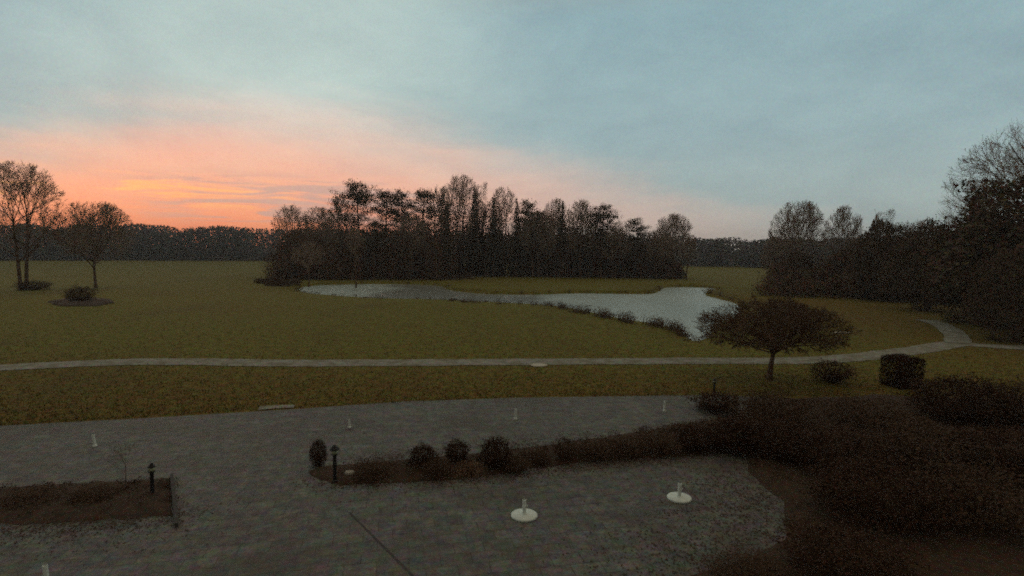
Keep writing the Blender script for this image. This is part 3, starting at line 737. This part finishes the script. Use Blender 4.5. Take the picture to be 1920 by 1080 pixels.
# ------------------------------------------------------------------ shrubs of the beds
GB = 'shrubs in the beds by the terrace'
sh = [('column', 597, 874, 822, 34, 'clipped_shrub', 'dark clipped oval bush beside the middle lantern'),
 ('bush_a', 793, 876, 832, 54, 'shrub', 'round brown bush, leftmost of the three balls in the middle bed'),
 ('bush_b', 856, 868, 824, 48, 'shrub', 'round bush in the middle of the three balls in the bed'),
 ('bush_a', 929, 878, 818, 62, 'shrub', 'largest round bush, rightmost of the three balls in the bed'),
 ('bush_c', 820, 893, 858, 66, 'shrub', 'low dark plant in front of the leftmost ball bush'),
 ('bush_d', 880, 892, 866, 60, 'shrub', 'low tan dead perennial in front of the middle ball bush'),
 ('bush_c', 700, 896, 866, 80, 'shrub', 'low sparse brown plant between the lantern and the ball bushes'),
 ('bush_c', 965, 884, 852, 60, 'shrub', 'low brown plant at the right foot of the largest ball bush'),
 ('bush_c', 1012, 872, 842, 46, 'shrub', 'loose brown shrub right of the ball bushes'),
 ('bush_c', 1060, 864, 818, 52, 'shrub', 'upright loose shrub left of the low hedge-like row'),
 ('bush_c', 1118, 858, 826, 80, 'shrub', 'brown shrub beginning the low row in the right of the middle bed'),
 ('bush_c', 1176, 852, 818, 84, 'shrub', 'ragged brown shrub, second in the low row'),
 ('bush_c', 1236, 848, 812, 90, 'shrub', 'wide brown shrub, third in the low row'),
 ('bush_a', 1300, 845, 796, 74, 'shrub', 'dark shrub above the right parasol stand, fourth in the low row'),
 ('bush_b', 1372, 846, 782, 96, 'shrub', 'large dark shrub at the right end of the middle bed'),
 ('cube', 1690, 724, 668, 52, 'clipped_hedge', 'dark square-clipped hedge block beside the gravel path'),
 ('bush_c', 1560, 716, 674, 84, 'shrub', 'low brown bush left of the square-clipped hedge block'),
 ('bush_b', 1345, 770, 735, 90, 'shrub', 'low dark bush at the foot of the far small lantern'),
 ('big_bush_b', 1450, 800, 736, 150, 'shrub', 'dark bush in the right bed directly under the flat-crowned tree'),
 ('big_bush_a', 1450, 850, 786, 150, 'shrub', 'black-brown bush where the middle bed meets the right bed'),
 ('big_bush_b', 1640, 800, 752, 170, 'shrub', 'low wide bush in front of the square-clipped hedge'),
 ('big_bush_a', 1800, 790, 706, 170, 'shrub', 'tall dark bush right of the square-clipped hedge'),
 ('big_bush_b', 1915, 800, 716, 160, 'shrub', 'dark bush at the right edge below the gravel path'),
 ('big_bush_a', 1560, 880, 806, 190, 'shrub', 'large black-brown bush in the middle of the right bed'),
 ('big_bush_b', 1720, 880, 800, 220, 'shrub', 'large brown bush right of the black-brown one in the right bed'),
 ('big_bush_a', 1890, 890, 804, 220, 'shrub', 'large dark bush at the right edge, mid-height in the right bed'),
 ('big_bush_a', 1640, 975, 870, 230, 'shrub', 'broad dark bush in the front half of the right bed'),
 ('big_bush_b', 1830, 980, 880, 250, 'shrub', 'broad brown bush in the front half of the right bed, at the edge'),
 ('big_bush_a', 1590, 1085, 1000, 230, 'shrub', 'black-brown bush at the bottom of the picture in the right bed'),
 ('big_bush_b', 1410, 1095, 1050, 170, 'shrub', 'low brown plant at the bottom where the right bed meets the paving'),
 ('bush_c', 60, 940, 918, 110, 'shrub', 'low brown plant at the left edge in the left bed'),
 ('bush_c', 175, 935, 912, 90, 'shrub', 'low brown plant near the sapling in the left bed')]
for k, px, ba, tp, wp, nm, lb in sh: place(k, px, ba, tp, wp, nm, lb, 'hedge' if nm == 'clipped_hedge' else 'shrub', GB, rz=.25 if k == 'cube' else None)
# low dead ground cover over the beds
cells = []
def in_bed(poly, n):
    ps = [P(*q).to_2d() for q in poly]; x0, x1 = min(p.x for p in ps), max(p.x for p in ps); y0, y1 = min(p.y for p in ps), max(p.y for p in ps); k = 0
    while k < n:
        q = Vector((rn.uniform(x0, x1), rn.uniform(y0, y1)))
        if inside(q, ps): cells.append((q.x, q.y, rn.uniform(.15, .35), rn.uniform(.10, .28))); k += 1
in_bed([(0, 918), (318, 902), (320, 960), (0, 980)], 90)
cells = [(a, b, c, d*.45) for a, b, c, d in cells]
in_bed([(600, 884), (760, 868), (1000, 842), (1300, 796), (1395, 786), (1395, 842), (1100, 860), (900, 888), (640, 904)], 230)
in_bed([(1410, 760), (1920, 750), (2200, 900), (1880, 1005), (1740, 1040), (1700, 1100), (1340, 1130), (1480, 1050), (1480, 930), (1410, 880)], 700)
mass('ground_cover', 'low dead brown ground cover over the planting beds', 'ground cover', M['leaf_brown'], cells, 70, .055, 101, .5, stems=False)

# ------------------------------------------------------------------ parasol stands, posts, lanterns, small things
def parasol_stand(px, py, r, label):
    p = P(px, py); e = empty('parasol_stand', (p.x, p.y, .014)); m = MB()
    m.lathe([(r, 0), (r, .035), (r-.015, .05), (r*.25, .062), (r*.16, .07)], 40); obj('base_plate', m.me('base_plate', M['white'], True), e)
    m = MB(); m.lathe([(.046, .065), (.044, .38), (.036, .38), (.036, .25)], 16); t_ = obj('tube', m.me('tube', M['white']), e)
    m = MB(); m.tube([Vector((.04, 0, .24)), Vector((.065, 0, .24))], [.007, .007], 6); m.lathe([(.013, -.016), (.013, .016)], 10, Vector((.068, 0, .24))); obj('clamp_knob', m.me('clamp_knob', M['white']), t_)
    tag(e, label, 'parasol stand', 'parasol stands left out on the terrace')
parasol_stand(983, 969, .30, 'white round parasol stand with empty tube, the nearer one in the middle of the terrace')
parasol_stand(1273.5, 936, .29, 'white round parasol stand with empty tube, the one at the right under the shrub row')
def sleeve(px, py, h, label, lean=0):
    p = P(px, py); e = empty('ground_post', (p.x, p.y, .012)); e.rotation_euler = (0, lean, 0)
    m = MB(); m.lathe([(.066, 0), (.064, .025), (.052, .045), (.046, .07)], 20); obj('foot', m.me('foot', M['white'], True), e)
    m = MB(); m.lathe([(.043, .065), (.040, h), (.034, h), (.034, h-.1)], 16); obj('tube', m.me('tube', M['white']), e)
    tag(e, label, 'post', 'short white posts standing on the terrace')
sleeve(967, 787, .40, 'short white post on the terrace above the largest ball bush')
sleeve(1246, 772, .42, 'short white post near the far right corner of the terrace')
sleeve(655, 803, .30, 'short white post on the terrace above the clipped oval bush')
sleeve(178, 838, .36, 'slightly tilted short white post on the left part of the terrace', -.12)
sleeve(88, 1098, .36, 'short white post cut off by the bottom left edge of the picture', -.05)
def lantern(px, base, top, label, wide=.15, k=1.0):
    p = P(px, base); h = zat(p, px, top)*k; e = empty('garden_lantern', (p.x, p.y, .03))
    m = MB(); m.lathe([(.075, 0), (.075, .03), (.045, .05), (.045, h*.72), (.09, h*.735), (.09, h*.75)], 16); obj('post', m.me('post', M['lampmetal']), e)
    m = MB(); m.lathe([(.06, h*.75), (.075, h*.80), (.07, h*.87)], 16); obj('glass', m.me('glass', M['lampglass'], True), e)
    m = MB(); m.lathe([(wide, h*.872), (wide*.95, h*.89), (wide*.45, h*.96), (.02, h)], 18); obj('cap', m.me('cap', M['lampmetal']), e)
    tag(e, label, 'lantern', 'low garden lanterns')
lantern(286, 930, 870, 'low dark garden lantern at the corner of the left bed', .09)
lantern(628, 905, 836, 'low garden lantern with a pale glass beside the clipped oval bush', .13)
lantern(1339, 738, 711, 'small dark garden lantern at the far right corner of the terrace', .10)
def slab(px, py, w_, d_, h_, name, label, cat, m_, seed):
    rn = random.Random(seed); p = P(px, py); b = MB(); n = 14; rr = [1+rn.gauss(0, .05) for _ in range(n)]
    for z, s in ((0, 1.0), (h_*.7, 1.0), (h_, .86)):
        for k in range(n):
            a = 2*math.pi*k/n; b.v.append(Vector((w_/2*s*rr[k]*math.cos(a), d_/2*s*rr[k]*math.sin(a), z)))
    for i in range(2):
        for k in range(n): k2 = (k+1) % n; b.f.append((i*n+k, i*n+k2, i*n+n+k2, i*n+n+k))
    b.f.append(tuple(2*n+k for k in range(n))); b.f.append(tuple(reversed(range(n))))
    o = obj(name, b.me(name, m_), loc=(p.x, p.y, tz(p.x, p.y)+.012)); tag(o, label, cat); return o
slab(1010, 686, .85, .75, .06, 'flat_stone', 'pale flat round stone at the near edge of the gravel path', 'stone', M['pale'], 1)
slab(1578, 625, 1.3, .6, .07, 'flat_stone', 'small pale flat stone in the grass right of the flat-crowned tree', 'stone', M['pale'], 2)
slab(656, 893, .26, .2, .12, 'stone', 'pale stone in the bed right of the middle lantern', 'stone', M['pale'], 3)
slab(731, 888, .24, .18, .08, 'stone', 'small grey stone in the bed between lantern and ball bushes', 'stone', M['pale'], 4)
o = slab(1313, 498.5, 7, 14, .05, 'pale_sand', 'far pale sand hollow right of the pond wood', 'sand', M['pale'], 5)

# ------------------------------------------------------------------ haze
hv = [(-900, -60, -2), (900, -60, -2), (900, 900, -2), (-900, 900, -2)]; hv += [(x, y, 32) for x, y, z in hv]
me = bpy.data.meshes.new('haze'); me.from_pydata(hv, [], [(3, 2, 1, 0), (4, 5, 6, 7), (0, 1, 5, 4), (1, 2, 6, 5), (2, 3, 7, 6), (3, 0, 4, 7)])
hm = bpy.data.materials.new('haze'); hm.use_nodes = True; hn = hm.node_tree; hn.nodes.clear()
pv = hn.nodes.new('ShaderNodeVolumePrincipled'); pv.inputs['Color'].default_value = (.72, .75, .79, 1); pv.inputs['Density'].default_value = .0006
ho = hn.nodes.new('ShaderNodeOutputMaterial'); hn.links.new(pv.outputs[0], ho.inputs['Volume'])
me.materials.append(hm); o = obj('haze', me); tag(o, 'thin damp morning haze over the whole course', 'haze', kind='stuff')
